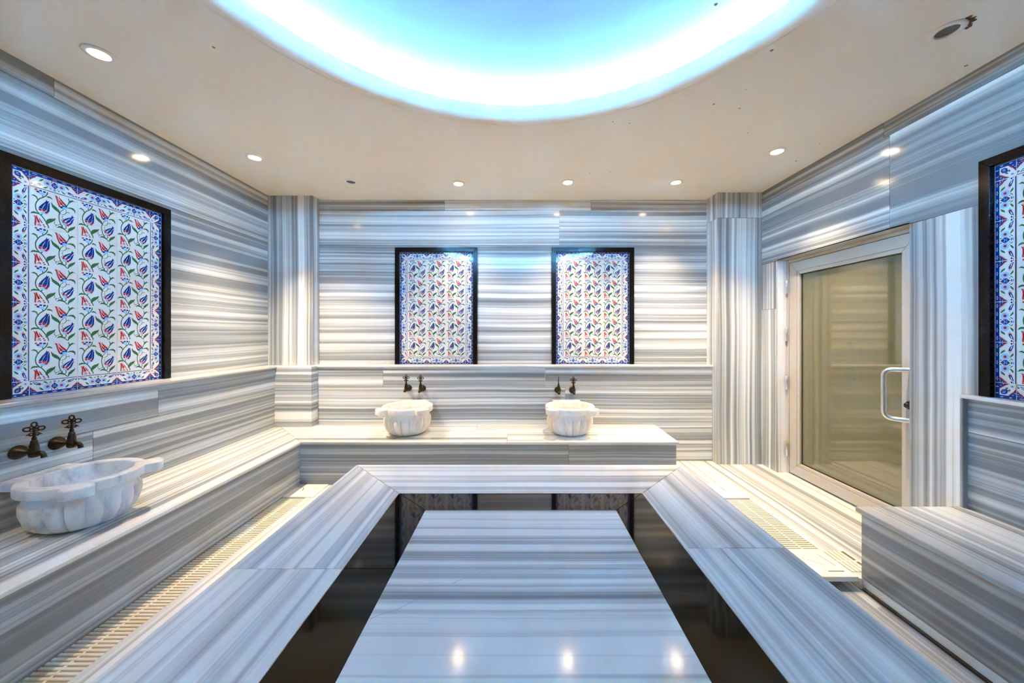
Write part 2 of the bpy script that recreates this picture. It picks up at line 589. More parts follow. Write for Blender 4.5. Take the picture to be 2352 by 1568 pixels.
# glowing strip on an added unseen upstand that shields the dome from its light
s = MB()
s.lathe([(1.432, CEIL + .076), (1.432, CEIL + .136), (1.440, CEIL + .136), (1.440, CEIL + .076)], 'ceiling', 96, Matrix.Translation((CX, CY, 0)))
s.lathe([(1.4415, CEIL + .110), (1.4415, CEIL + .132)], 'led', 96, Matrix.Translation((CX, CY, 0)))
tag(s.build('light_strip', None, True), 'glowing blue light strip on an added upstand that shields the dome, hidden behind the rim of the round ceiling recess', 'light strip')

# ------------------------------------------------------------------ DOOR
door = thing('door_1', 'grey-beige framed door with a misted olive glass pane, beside the marble pillar', 'door', kind='structure')
FX = 2.49
m = MB()
m.box(FX - .004, FX + .07, DY1 - .022, DY1, 0, DTOP - .002, 'alu', 0, .002)
m.box(FX - .004, FX + .07, DY0, DY0 + .022, 0, DTOP - .002, 'alu', 0, .002)
m.box(FX - .004, FX + .07, DY0 + .022, DY1 - .022, DTOP - .026, DTOP - .002, 'alu', 0, .002)
m.build('door_frame', door)
leaf = MB()
y0, y1, z0, z1 = DY0 + .026, DY1 - .026, .016, DTOP - .030
SW = .082


def leaf_bars(mb, y0, y1, z0, z1, sw, xa, xb, bev):
    """Four mitred bars round a rectangle."""
    i0, i1, k0, k1 = y0 + sw, y1 - sw, z0 + sw, z1 - sw
    O = [(y0, z0), (y1, z0), (y1, z1), (y0, z1)]
    I = [(i0, k0), (i1, k0), (i1, k1), (i0, k1)]
    for a in range(4):
        b = (a + 1) % 4
        q = [O[a], O[b], I[b], I[a]]
        vs = [(xa, y, z) for y, z in q] + [(xb, y, z) for y, z in q]
        mb.poly(vs, [(0, 1, 2, 3), (7, 6, 5, 4), (0, 4, 5, 1), (1, 5, 6, 2), (2, 6, 7, 3), (3, 7, 4, 0)], 'alu', 0, bev, 2)


leaf_bars(leaf, y0, y1, z0, z1, SW, FX, FX + .06, .0025)
leaf_o = leaf.build('door_leaf', door)
bead = MB()
leaf_bars(bead, y0 + SW, y1 - SW, z0 + SW, z1 - SW, .030, FX + .004, FX + .03, .004)
bead.build('glazing_bead', leaf_o)
q = SW + .030
sl = MB()
leaf_bars(sl, y0 + q, y1 - q, z0 + q, z1 - q, .008, FX + .022, FX + .03, 0)
for k in range(len(sl.mi)):
    sl.mi[k] = 0
sl.mats = ['rubber']
sl.build('rubber_seal', leaf_o)
g = MB()
g.box(FX + .026, FX + .034, y0 + q - .01, y1 - q + .01, z0 + q - .01, z1 - q + .01, 'glass')
g.build('glass_pane', leaf_o)
for hz in (EYE + .42, EYE - .014, EYE - .46, EYE - 1.07):
    h = MB()
    h.lathe([(0, -.06), (.010, -.06), (.0115, -.058), (.0115, -.002), (.010, -.001), (.010, .001), (.0115, .002), (.0115, .058), (.010, .06), (0, .06)],
            'steel', 16, Matrix.Translation((FX - .018, DY1 - .018, hz)))
    h.box(FX - .012, FX + .002, DY1 - .020, DY1 - .016, hz - .055, hz + .055, 'steel')
    h.build('hinge', door, True)
# bent pull handle
hz1, hz0 = EYE - .237, EYE - .557
A1, B1 = Vector((FX + .002, 2.247, hz1)), Vector((2.405, 2.345, hz1))
A0, B0 = Vector((FX + .002, 2.247, hz0)), Vector((2.405, 2.345, hz0))


def corner(pin, pc, pout, r, n=7):
    u, v = (pin - pc).normalized(), (pout - pc).normalized()
    a, b = pc + u * r, pc + v * r
    return [(1 - t) ** 2 * a + 2 * t * (1 - t) * pc + t * t * b for t in [i / n for i in range(n + 1)]]


path = [A1] + corner(A1, B1, B0, .05) + corner(B1, B0, A0, .05) + [A0]
h = MB()
h.tube(path, .0155, 'steel', 16)
for A in (A1, A0):
    h.lathe([(0, 0), (.021, 0), (.021, .004), (.0155, .006)], 'steel', 16, Matrix.Translation((FX, A.y, A.z)) @ Matrix.Rotation(-PI / 2, 4, 'Y'))
h.build('pull_handle', leaf_o, True)
h = MB()
h.lathe([(0, .034), (.012, .034), (.016, .030), (.017, .012), (.026, .010), (.028, 0), (0, 0)], 'black', 20,
        Matrix.Translation((FX, 2.262, EYE - .46)) @ Matrix.Rotation(-PI / 2, 4, 'Y'))
h.build('lock_knob', leaf_o, True)

# ------------------------------------------------------------------ BENCHES
FY, FXL = 3.0, -1.822                    # front edges of the seat slabs
TH = .022
BXE = 1.355
bench = thing('stone_bench', 'long L-shaped built-in bench of striped marble under the three basins', 'bench')
b = MB()
mx, my = LBX + .001, FY + (FXL - LBX)     # mitre towards the back corner
# side run
b.prism([(LBX + .0005, YF + .001), (FXL, YF + .001), (FXL, FY), (-2.30, 3.478), (LBX + .0005, 3.478)], BENCH - TH, BENCH, 'flat_x', 2.6, .006, 3)
b.build('side_seat_slab', bench)
b = MB()
xs = [None, -.094, BXE]
b.prism([(FXL + G, FY), (-.094, FY), (-.094, 3.28), (-2.1008, 3.28)], BENCH - TH, BENCH, 'flat_y', 3.7, .004, 3)
b.prism([(-.094 + G, FY), (BXE, FY), (BXE + .006, 3.28), (-.094 + G, 3.28)], BENCH - TH, BENCH, 'flat_y', 6.1, .004, 3)
b.prism([(-2.1028, 3.282), (-.40, 3.282), (-.40, LBY - .001), (PLX2 + .001, LBY - .001), (PLX2 + .001, 3.478), (-2.2985, 3.478)], BENCH - TH, BENCH, 'flat_y', 1.9, .002, 2)
b.prism([(-.40 + G, 3.282), (BXE + .006, 3.282), (BXE + .015, LBY - .001), (-.40 + G, LBY - .001)], BENCH - TH, BENCH, 'flat_y', 4.5, .002, 2)
b.build('back_seat_slab', bench)
b = MB()
b.box(FXL - .045, FXL - .024, YF + .001, FY + .024, 0, BENCH - TH, 'mz_dark', 8.1)
b.build('side_front_panel', bench)
b = MB()
b.box(FXL - .024, .43 - G, FY + .026, FY + .046, 0, BENCH - TH, 'mz_dark', 2.5)
b.box(.43 + G, BXE - .012, FY + .026, FY + .046, 0, BENCH - TH, 'mz_dark', 6.7)
b.box(BXE - .030, BXE - .010, FY + .046, LBY - .001, 0, BENCH - TH, 'mz', 1.2)
b.build('back_front_panel', bench)

bench_r = thing('stone_bench', 'short striped marble bench in shade, under the large tile picture next to the door', 'bench')
RFX, RFY = 1.785, 1.893
b = MB()
b.prism([(RFX, YF + .001), (RBX - .0005, YF + .001), (RBX - .0005, RFY), (RFX, RFY)], BENCH - TH - .006, BENCH, 'flat_x', 7.3, .008, 3)
b.build('seat_slab', bench_r)
b = MB()
b.box(RFX + .026, RFX + .046, YF + .001, RFY - .012, TD + .001, BENCH - TH - .006, 'mz_dark', 3.9)
b.box(RFX + .046, RBX - .001, RFY - .032, RFY - .012, 0.0, BENCH - TH - .006, 'mz_dark', 3.9)
b.build('front_panel', bench_r)
b = MB()
b.box(RFX + .012, RFX + .0258, YF + .001, RFY - .03, TD + .0005, TD + .014, 'rubber', 0, .003, 2)
b.build('foot_seal', bench_r)

# ------------------------------------------------------------------ CENTRAL HEATED STONE TABLE
TX0, TX1, TY0, TY1 = -.990, 1.012, -.40, 2.193
BX0, BX1, BY0, BY1 = -.600, .627, -.01, 1.803
IX0, IX1, IY0, IY1 = -.423, .449, .16, 1.632
table = thing('heated_stone_table', 'large low striped marble slab table with a black inlaid band, mid-room', 'stone table',
              loc=((TX0 + TX1) / 2, (TY0 + TY1) / 2, 0))
ox, oy = -(TX0 + TX1) / 2, -(TY0 + TY1) / 2
T0 = TABLE - .035


def trap(pts, name, m, off, z1=TABLE, bev=.0025):
    mb = MB()
    mb.prism([(x + ox, y + oy) for x, y in pts], T0, z1, m, off, bev, 2)
    return mb


e = .0010
JL, JR = 1.228, 1.345
mb = trap([(TX0, TY0 + e), (BX0 - e, BY0), (BX0 - e, JL - e), (TX0, JL - e)], '', 'table_x', 2.1)
mb.prism([(x + ox, y + oy) for x, y in [(TX0, JL + e), (BX0 - e, JL + e), (BX0 - e, BY1 - e), (TX0, TY1 - 2 * e)]], T0, TABLE, 'table_x', 2.13, .0025, 2)
mb.build('outer_band', table)
mb = trap([(BX1 + e, BY0), (TX1, TY0 + e), (TX1, JR - e), (BX1 + e, JR - e)], '', 'table_x', 6.4)
mb.prism([(x + ox, y + oy) for x, y in [(BX1 + e, JR + e), (TX1, JR + e), (TX1, TY1 - 2 * e), (BX1 + e, BY1 - e)]], T0, TABLE, 'table_x', 6.44, .0025, 2)
mb.build('outer_band', table)
trap([(BX0, BY1 + e), (BX1, BY1 + e), (TX1 - 2 * e, TY1), (TX0 + 2 * e, TY1)], '', 'table_y', 1.2).build('outer_band', table)
trap([(TX0 + 2 * e, TY0), (TX1 - 2 * e, TY0), (BX1, BY0 - e), (BX0, BY0 - e)], '', 'table_y', 7.2).build('outer_band', table)
mb = trap([(BX0 + e, BY0 + e), (IX0 - e, IY0), (IX0 - e, JL - e), (BX0 + e, JL - e)], '', 'granite', 0, bev=.001)
mb.prism([(x + ox, y + oy) for x, y in [(BX0 + e, JL + e), (IX0 - e, JL + e), (IX0 - e, IY1), (BX0 + e, BY1 - 2 * e)]], T0, TABLE, 'granite', 0, .001, 2)
mb.build('black_inlay', table)
trap([(IX1 + e, IY0), (BX1 - e, BY0 + e), (BX1 - e, BY1 - 2 * e), (IX1 + e, IY1)], '', 'granite', 0, bev=.001).build('black_inlay', table)
trap([(IX0, IY1 + e), (IX1, IY1 + e), (BX1 - 2 * e, BY1 - e), (BX0 + 2 * e, BY1 - e)], '', 'granite', 0, bev=.001).build('black_inlay', table)
trap([(BX0 + 2 * e, BY0 + e), (BX1 - 2 * e, BY0 + e), (IX1, IY0 - e), (IX0, IY0 - e)], '', 'granite', 0, bev=.001).build('black_inlay', table)
mb = trap([(IX0, IY0), (IX1, IY0), (IX1, JL - .0006), (IX0, JL - .0006)], '', 'table_y', 2.6, bev=.001)
mb.prism([(x + ox, y + oy) for x, y in [(IX0, JL + .0006), (IX1, JL + .0006), (IX1, IY1), (IX0, IY1)]], T0, TABLE, 'table_y', 2.63, .001, 2)
mb.build('centre_slab', table)
mb = MB()
mb.box(TX0 + .03 + ox, TX1 - .03 + ox, TY0 + .03 + oy, TY1 - .03 + oy, 0, T0 + .006, 'mz', 1.0)
mb.box(TX0 + .01 + ox, TX1 - .01 + ox, TY0 + .01 + oy, TY1 - .01 + oy, T0 - .004, TABLE - .004, 'joint')
mb.build('table_base', table)
for a, b_ in (((-.210, 1.153), (-.096, 1.2265)), ((-.418, 1.009), (-.302, 1.082))):
    u = Vector((b_[0] - a[0], b_[1] - a[1]))
    nn = Vector((-u.y, u.x)).normalized() * .0012
    pts = [Vector(a) + u * t + nn * (3 * math.sin(t * 9)) for t in [i / 8 for i in range(9)]]
    mb = MB()
    mb.add([(p.x + nn.x * .7 + ox, p.y + nn.y * .7 + oy, TABLE + .0003) for p in pts] + [(p.x - nn.x * .7 + ox, p.y - nn.y * .7 + oy, TABLE + .0003) for p in pts],
           [(i, i + 1, 10 + i, 9 + i) for i in range(8)], 'hair')
    mb.build('hairline_crack', table)

# ------------------------------------------------------------------ DRAIN GRATES AND COVERS


def grate(name, label, x0, x1, y0, y1, along='y', pitch=.0203, half=.0062):
    """Slatted channel grate: rungs across, a rib down the middle."""
    cx, cy = (x0 + x1) / 2, (y0 + y1) / 2
    t = thing(name, label, 'drain grate', (cx, cy, 0))
    mb = MB()
    if along == 'y':
        n = int((y1 - y0) / pitch)
        for i in range(n):
            y = y1 - (i + .5) * pitch - cy
            mb.box(x0 - cx, x1 - cx, y - .0062, y + .0062, -.024, -.001, 'plastic', 0, .0022, 2)
        mb.build('slats', t)
        rb = MB()
        rb.box(-.006, .006, y0 - cy, y1 - cy, -.022, -.003, 'plastic')
        for sx in (x0 - cx + .012, x1 - cx - .012):
            rb.box(sx - .004, sx + .004, y0 - cy, y1 - cy, -.030, -.012, 'plastic')
        rb.build('rib', t)
    else:
        n = int((x1 - x0) / pitch)
        for i in range(n):
            x = x0 + (i + .5) * pitch - cx
            mb.box(x - half, x + half, y0 - cy, y1 - cy, -.012, .004, 'plastic', 0, .0022, 2)
        mb.build('slats', t)
        rb = MB()
        rb.box(x0 - cx, x1 - cx, -.006, .006, -.012, .002, 'plastic')
        rb.build('rib', t)
        mb2 = MB()
        mb2.box(x0 - cx + .001, x1 - cx - .001, y0 - cy + .001, y1 - cy - .001, .0002, .0012, 'slot')
        mb2.build('tray', t)
    return t


grate('drain_grate', 'long cream slatted drain grate along the foot of the long bench', CL0 + .002, CL1 - .002, YF + .01, 2.785)
grate('drain_grate', 'cream slatted drain grate between two white covers on the door side', CR0 + .002, CR1 - .002, 2.115, 2.768)
grate('drain_grate', 'short crosswise piece of slatted grate at the end of the shaded bench', CR1 + .006, CR1 + .126, 1.925, 2.108, 'x', .0252, .0103)


def cover(label, x0, x1, y0, y1, lines):
    cx, cy = (x0 + x1) / 2, (y0 + y1) / 2
    t = thing('drain_cover', label, 'drain cover', (cx, cy, 0), 0, 'square drain covers')
    mb = MB()
    mb.box(x0 - cx, x1 - cx, y0 - cy, y1 - cy, -.016, .010, 'cover', 0, .003, 2)
    mb.build('lid', t)
    for (ax, ay, bx, by, wd) in lines:
        u = Vector((bx - ax, by - ay, 0))
        nrm = Vector((-u.y, u.x, 0)).normalized() * wd / 2
        s_ = MB()
        s_.add([(ax + nrm.x, ay + nrm.y, .0104), (ax - nrm.x, ay - nrm.y, .0104), (bx - nrm.x, by - nrm.y, .0104), (bx + nrm.x, by + nrm.y, .0104)], [(0, 1, 2, 3)], 'slot')
        s_.build('finger_slot', t)
    return t


marks = [(-.05, .045, -.025, -.01, .007), (.075, .05, .03, -.025, .004)]
cover('white square drain cover in the inner corner of the L-shaped bench', CL0 + .004, -1.600, 2.790, 3.022, marks)
cover('white square drain cover at the far end of the door-side grate', 1.555, 1.802, 2.772, 3.036, [(-.01, .055, .01, 0, .009)])
cover('white square drain cover at the corner of the shaded short bench', 1.548, 1.788, 1.873, 2.112,
      [(.0, -.075, .085, -.075, .007), (.062, .07, .078, -.03, .0035), (-.07, .05, .02, -.02, .002)])

# ------------------------------------------------------------------ TILE PICTURES
TP, TB, GR = .200, .077, .0016          # tile pitch, border width, half grout
PW, PH = 3 * TP + 2 * TB, 5 * TP + 2 * TB


def flatpoly(mb, pts, lvl, m):
    """A glazed shape on the tile face: local x right, z up, facing -y."""
    y = -.0060 - .00022 * lvl
    mb.add([(x, y, z) for x, z in pts], [tuple(range(len(pts)))], m)


def stroke(mb, pts, wd, lvl, m, taper=True):
    pts = [Vector((p[0], p[1])) for p in pts]
    L, R_ = [], []
    n = len(pts)
    for i, p in enumerate(pts):
        t = (pts[min(i + 1, n - 1)] - pts[max(i - 1, 0)])
        if t.length < 1e-9:
            continue
        t.normalize()
        k = wd / 2 * (0.55 if taper and i in (0, n - 1) else 1)
        q = Vector((-t.y, t.x)) * k
        L.append(p + q)
        R_.append(p - q)
    y = -.0060 - .00022 * lvl
    vs = [(p.x, y, p.y) for p in L] + [(p.x, y, p.y) for p in R_]
    m_ = len(L)
    mb.add(vs, [(i, i + 1, m_ + i + 1, m_ + i) for i in range(m_ - 1)], m)


def ell(cx, cy, rx, ry, n=10, rot=0.0):
    c_, s_ = math.cos(rot), math.sin(rot)
    return [(cx + rx * math.cos(2 * PI * i / n) * c_ - ry * math.sin(2 * PI * i / n) * s_,
             cy + rx * math.cos(2 * PI * i / n) * s_ + ry * math.sin(2 * PI * i / n) * c_) for i in range(n)]


def smooth(pts, n=4):
    """Catmull-Rom through open points."""
    out = []
    P = [pts[0]] + list(pts) + [pts[-1]]
    for i in range(1, len(P) - 2):
        for k in range(n):
            t = k / n
            out.append(tuple(.5 * (2 * P[i][d] + (P[i + 1][d] - P[i - 1][d]) * t + (2 * P[i - 1][d] - 5 * P[i][d] + 4 * P[i + 1][d] - P[i + 2][d]) * t * t
                                   + (3 * P[i][d] - P[i - 1][d] - 3 * P[i + 1][d] + P[i + 2][d]) * t ** 3) for d in (0, 1)))
    out.append(tuple(pts[-1]))
    return out


def UV(p):
    """Drawing grid of the tulip tile (about 1020 by 800, y down) to the unit square."""
    u = (p[0] - 45) / 1020
    return (u, 1 - (p[1] - (665 + 50 * u)) / (810 - 58 * u))


FILLS = [
    ('cobalt', [(225, 1078), (245, 1040), (290, 985), (345, 930), (372, 903), (368, 935), (335, 985), (310, 1020), (290, 1075)]),
    ('cobalt', [(303, 1080), (325, 1030), (355, 980), (372, 930), (378, 873), (402, 905), (436, 888), (412, 940), (402, 1000), (394, 1050), (376, 1092)]),
    ('cobalt', [(450, 918), (447, 960), (448, 1030), (442, 1090), (420, 1128), (385, 1110), (402, 1070), (410, 1010), (422, 950)]),
    ('red', [(560, 735), (588, 770), (603, 830), (628, 900), (655, 952), (677, 930), (642, 860), (622, 800), (608, 742)]),
    ('red', [(602, 722), (617, 760), (642, 800), (684, 840), (738, 880), (702, 897), (678, 895), (650, 840), (628, 785)]),
    ('red', [(645, 733), (690, 778), (742, 822), (806, 872), (804, 888), (768, 886), (720, 852), (684, 812), (660, 775)]),
    ('red', [(118, 1260), (143, 1300), (145, 1370), (138, 1432), (165, 1428), (177, 1370), (171, 1310), (150, 1273)]),
    ('red', [(184, 1252), (163, 1272), (188, 1340), (205, 1392), (243, 1378), (237, 1350), (208, 1310)]),
    ('red', [(224, 1282), (243, 1330), (268, 1370), (314, 1394), (274, 1340), (244, 1300)]),
    ('cobalt', [(738, 1222), (790, 1178), (840, 1150), (900, 1128), (927, 1108), (892, 1150), (842, 1182), (802, 1212), (770, 1228)]),
    ('cobalt', [(815, 1246), (850, 1195), (890, 1165), (920, 1130), (945, 1073), (962, 1104), (988, 1103), (960, 1134), (930, 1172), (900, 1217), (870, 1242), (840, 1257)]),
    ('cobalt', [(992, 1133), (950, 1170), (925, 1200), (905, 1242), (868, 1278), (870, 1303), (912, 1282), (947, 1240), (967, 1190)]),
    ('green', [(75, 848), (130, 823), (182, 848), (214, 910), (200, 935), (170, 872), (130, 852)]),
    ('green', [(380, 806), (430, 782), (482, 798), (512, 844), (470, 818), (420, 814)]),
    ('green', [(68, 1234), (90, 1193), (132, 1177), (202, 1188), (244, 1214), (180, 1212), (120, 1214)]),
    ('green', [(372, 1350), (400, 1288), (450, 1257), (520, 1243), (568, 1222), (542, 1280), (482, 1322), (422, 1362), (402, 1398), (378, 1376)]),
    ('green', [(488, 896), (532, 948), (590, 978), (642, 1018), (674, 1070), (662, 1104), (620, 1064), (560, 1034), (508, 992), (493, 932)]),
    ('green', [(876, 834), (898, 768), (950, 743), (1028, 776), (970, 768), (922, 796)]),
    ('green', [(828, 942), (900, 913), (972, 913), (1017, 950), (1010, 1013), (985, 962), (920, 938)]),
    ('green', [(608, 1418), (640, 1373), (692, 1362), (762, 1388), (772, 1420), (700, 1400), (650, 1398)]),
    ('green', [(852, 1454), (870, 1378), (920, 1342), (980, 1318), (1018, 1298), (990, 1352), (940, 1394), (890, 1424), (866, 1458)]),
]
BLOBS = [('red', 250, 1110, 30, 20), ('red', 325, 1106, 32, 20), ('red', 376, 1145, 30, 22), ('sky', 305, 1160, 52, 26),
         ('cobalt', 705, 952, 30, 22), ('cobalt', 748, 916, 32, 18), ('cobalt', 806, 912, 26, 20), ('sky', 775, 955, 46, 32),
         ('red', 155, 1452, 18, 12), ('red', 235, 1420, 24, 9), ('red', 255, 1446, 20, 9), ('red', 212, 1444, 14, 9), ('red', 322, 1416, 18, 11), ('red', 343, 1450, 18, 12),
         ('red', 750, 1252, 28, 20), ('red', 815, 1262, 26, 19), ('red', 847, 1306, 26, 21), ('sky', 782, 1296, 44, 26),
         ('red', 166, 700, 24, 14), ('cobalt', 207, 737, 30, 18), ('cobalt', 262, 706, 30, 16), ('cobalt', 340, 714, 28, 18), ('sky', 292, 762, 54, 26)]
STROKES = [
    (16, [(405, 700), (392, 755), (335, 818), (255, 868), (200, 932), (166, 1000), (160, 1070), (180, 1140), (232, 1198), (290, 1240), (342, 1300), (378, 1350)]),
    (15, [(302, 785), (308, 825)]), (16, [(296, 1180), (270, 1232)]), (16, [(395, 1385), (420, 1420), (424, 1462)]),
    (14, [(662, 1090), (650, 1150), (656, 1230), (686, 1310), (742, 1390), (795, 1424), (842, 1462)]),
    (10, [(662, 1095), (700, 1030), (762, 982)]),
    (8, [(800, 985), (814, 1040), (770, 1088), (700, 1102)]), (8, [(772, 1088), (830, 1032), (884, 1024), (868, 1044)]),
    (14, [(822, 902), (868, 826), (882, 772), (856, 724)]),
    (8, [(562, 1288), (552, 1335), (602, 1352), (660, 1332), (684, 1304)]), (8, [(602, 1352), (576, 1378), (592, 1392)]),
    (12, [(730, 1330), (722, 1375), (760, 1410), (806, 1380), (808, 1335), (780, 1310)]),
    (7, [(742, 1120), (718, 1160), (748, 1190), (712, 1220), (700, 1250)]),
]


def tulip_tile(mb, x0, z0):
    s = TP - 2 * GR
    mb.box(x0 + GR, x0 + TP - GR, -.0060, -.001, z0 + GR, z0 + TP - GR, 'tile')
    P = lambda q: (x0 + GR + UV(q)[0] * s, z0 + GR + UV(q)[1] * s)
    for wd, pts in STROKES:
        stroke(mb, [P(q) for q in smooth(pts, 3)], wd * 1.6 / 1020 * s, 1, 'green')
    for m, pts in FILLS:
        gx, gz = sum(q[0] for q in pts) / len(pts), sum(q[1] for q in pts) / len(pts)
        flatpoly(mb, [P((gx + (q[0] - gx) * 1.13, gz + (q[1] - gz) * 1.10)) for q in pts], 2, m)
    for m, cx, cy, rx, ry in BLOBS:
        flatpoly(mb, [P(q) for q in ell(cx, cy, rx * 1.12, ry * 1.12)], 3, m)


def border_tile(mb, fn, length=1.0, dots=True):
    """fn(u, d): u along the tile (unit = TP), d from the inner edge outwards."""
    W = TB / TP
    g = GR / TP
    def fp(pts, lvl, m): flatpoly(mb, [fn(*p) for p in pts], lvl, m)
    def rect(u0, u1, d0, d1, lvl, m): fp([(u0, d0), (u1, d0), (u1, d1), (u0, d1)], lvl, m)
    rect(g, 1 - g, g, W - g, 0, 'tile')
    rect(g, 1 - g, g, .024, 1, 'cobalt')
    rect(g, 1 - g, .305, W - g, 1, 'cobalt')
    for k in range(5):                                   # scroll in the outer band
        u = .1 + .2 * k
        fp([(u - .06, .345), (u, .325), (u + .06, .345), (u, .365)], 2, 'sky')
        fp(ell(u, .345, .028, .010, 8), 3, 'red')
    for sgn in (0, 1):
        q = (lambda u: u) if sgn == 0 else (lambda u: 1 - u)
        fp([(q(g), .155), (q(.03), .175), (q(.06), .215), (q(.10), .245), (q(.15), .31), (q(g), .31)], 1, 'red')
        fp([(q(g), .180), (q(.025), .20), (q(.05), .237), (q(.085), .262), (q(.122), .31), (q(g), .31)], 2, 'cobalt')
        for (a, b_) in ((.03, .245), (.055, .285), (.02, .29), (.09, .295)):
            fp(ell(q(a), b_, .012, .009, 6), 3, 'sky')
        fp(ell(q(.035), .085, .022, .017, 8), 2, 'cobalt')
        fp(ell(q(.02), .055, .012, .012, 6), 2, 'red')
        # small tulip pointing to the corner
        fp([(q(.055), .045), (q(.13), .060), (q(.20), .085), (q(.215), .13), (q(.165), .135), (q(.10), .105)], 2, 'cobalt')
        fp([(q(.075), .062), (q(.15), .085), (q(.19), .105), (q(.12), .098)], 3, 'tile')
        fp(ell(q(.205), .090, .014, .011, 6), 4, 'red')
        fp(ell(q(.212), .112, .014, .011, 6), 4, 'red')
        fp(ell(q(.200), .132, .014, .011, 6), 4, 'red')
        fp(ell(q(.243), .118, .024, .020, 8), 3, 'sky')
        # round flower
        fp(ell(q(.355), .200, .084, .078, 12), 2, 'sky')
        fp(ell(q(.355), .200, .034, .030, 8), 3, 'red')
        # leaves
        for pts in ([(.255, .055), (.31, .050), (.345, .080), (.375, .115), (.32, .100)], [(.44, .050), (.425, .085), (.385, .120), (.40, .080)],
                    [(.18, .20), (.225, .205), (.27, .255), (.285, .285), (.22, .262)], [(.455, .095), (.44, .125), (.415, .14), (.43, .11)],
                    [(.43, .27), (.45, .25), (.455, .29), (.435, .30)]):
            fp([(q(a), b_) for a, b_ in pts], 2, 'green')
    fp([(.5, .105), (.562, .165), (.57, .215), (.5, .29), (.43, .215), (.438, .165)], 2, 'violet')
    fp([(.5, .118), (.55, .170), (.556, .212), (.5, .273), (.444, .212), (.45, .170)], 3, 'cobalt')
    for (a, b_) in ((.48, .17), (.52, .17), (.5, .20), (.475, .215), (.525, .215)):
        fp(ell(a, b_, .011, .013, 6), 4, 'sky')
    fp(ell(.5, .062, .042, .026, 8), 2, 'sky')
    fp(ell(.5, .058, .012, .010, 6), 3, 'red')
    fp([(.46, .085), (.5, .075), (.54, .085), (.5, .10)], 3, 'green')


def corner_tile(mb, fn):
    """fn(a, b): both axes from the inner corner outwards."""
    W = TB / TP
    g = GR / TP
    def fp(pts, lvl, m): flatpoly(mb, [fn(*p) for p in pts], lvl, m)
    fp([(g, g), (W - g, g), (W - g, W - g), (g, W - g)], 0, 'tile')
    fp([(.30, g), (W - g, g), (W - g, W - g), (g, W - g), (g, .30), (.30, .30)], 1, 'cobalt')
    for sw in (0, 1):
        r = (lambda a, b_: (a, b_)) if sw == 0 else (lambda a, b_: (b_, a))
        fp([r(.12, g), r(.15, .03), r(.20, .06), r(.24, .10), r(.305, .15), r(.305, g)], 1, 'red')
        fp([r(.145, g), r(.175, .03), r(.22, .055), r(.262, .09), r(.305, .125), r(.305, g)], 2, 'cobalt')
        fp(ell(*r(.23, .025), .014, .012, 6), 3, 'sky')
        fp(ell(*r(.275, .06), .014, .012, 6), 3, 'sky')
        for k in range(2):
            fp(ell(*r(.10 + .16 * k, .345), .03, .014, 8), 2, 'sky')
        fp([r(.15, .10), r(.20, .12), r(.19, .145), r(.14, .13)], 2, 'green')
    fp(ell(.07, .07, .034, .034, 8), 2, 'sky')
    fp(ell(.07, .07, .014, .014, 6), 3, 'red')
    fp([(.14, .17), (.17, .14), (.25, .16), (.28, .21), (.27, .27), (.21, .28), (.16, .25)], 2, 'violet')
    fp([(.155, .175), (.175, .157), (.245, .172), (.267, .213), (.26, .26), (.213, .267), (.172, .245)], 3, 'cobalt')
    for (a, b_) in ((.20, .20), (.23, .21), (.21, .235), (.235, .24)):
        fp(ell(a, b_, .012, .012, 6), 4, 'sky')


tf = MB()
tf.box(-PW / 2 - .002, PW / 2 + .002, -.0045, 0, 0, PH + .002, 'grout')
for i in range(3):
    for j in range(5):
        tulip_tile(tf, -1.5 * TP + i * TP, TB + j * TP)
    x0 = -1.5 * TP + i * TP
    border_tile(tf, lambda u, d, x0=x0: (x0 + u * TP, TB - d * TP))
    border_tile(tf, lambda u, d, x0=x0: (x0 + u * TP, TB + 5 * TP + d * TP))
for j in range(5):
    z0 = TB + j * TP
    border_tile(tf, lambda u, d, z0=z0: (-1.5 * TP - d * TP, z0 + u * TP))
    border_tile(tf, lambda u, d, z0=z0: (1.5 * TP + d * TP, z0 + u * TP))
for sx in (-1, 1):
    for sz, zz in ((-1, TB), (1, TB + 5 * TP)):
        corner_tile(tf, lambda a, b_, sx=sx, sz=sz, zz=zz: (sx * (1.5 * TP + a * TP), zz + sz * b_ * TP))

FW, FD = .045, .030
pic = thing('tile_picture', '', 'tile picture', group='framed tulip tile pictures')
tf.build('tile_field', pic, recalc=False)
hw = PW / 2 + .002
FH = PH + .002 + FW


def bar(pts):
    n = len(pts)
    vs = [(x, -FD, z) for x, z in pts] + [(x, 0, z) for x, z in pts]
    mb = MB()
    mb.poly(vs, [tuple(range(n)), tuple(range(2 * n - 1, n - 1, -1))] + [(i, n + i, n + (i + 1) % n, (i + 1) % n) for i in range(n)], 'frame_granite', 0, .0015, 2)
    return mb


bar([(-hw - FW, 0), (-hw, 0), (-hw, PH + .002), (-hw - FW, FH)]).build('frame_bar', pic)
bar([(hw, 0), (hw + FW, 0), (hw + FW, FH), (hw, PH + .002)]).build('frame_bar', pic)
bar([(-hw, PH + .003), (hw, PH + .003), (hw + FW - .001, FH), (-hw - FW + .001, FH)]).build('frame_bar', pic)
GP = 'framed tulip tile pictures'
pic.location = (-.842, YB - .0005, LEDGE + .0005)
pic['label'] = 'black framed tulip tile picture on the back wall, nearer the L-shaped bench corner'
dup(pic, (.773, YB - .0005, LEDGE + .0005), 0, 'black framed tulip tile picture on the back wall, nearer the glazed door', GP)
dup(pic, (XL + .0005, 2.129, LEDGE + .0005), PI / 2, 'large black framed tulip tile picture above the big grey-veined basin on the side wall', GP)
dup(pic, (XR - .0005, 1.41, LEDGE + .0005), -PI / 2, 'black framed tile picture above the shaded short bench, mostly out of view', GP)

# ------------------------------------------------------------------ MARBLE BASINS


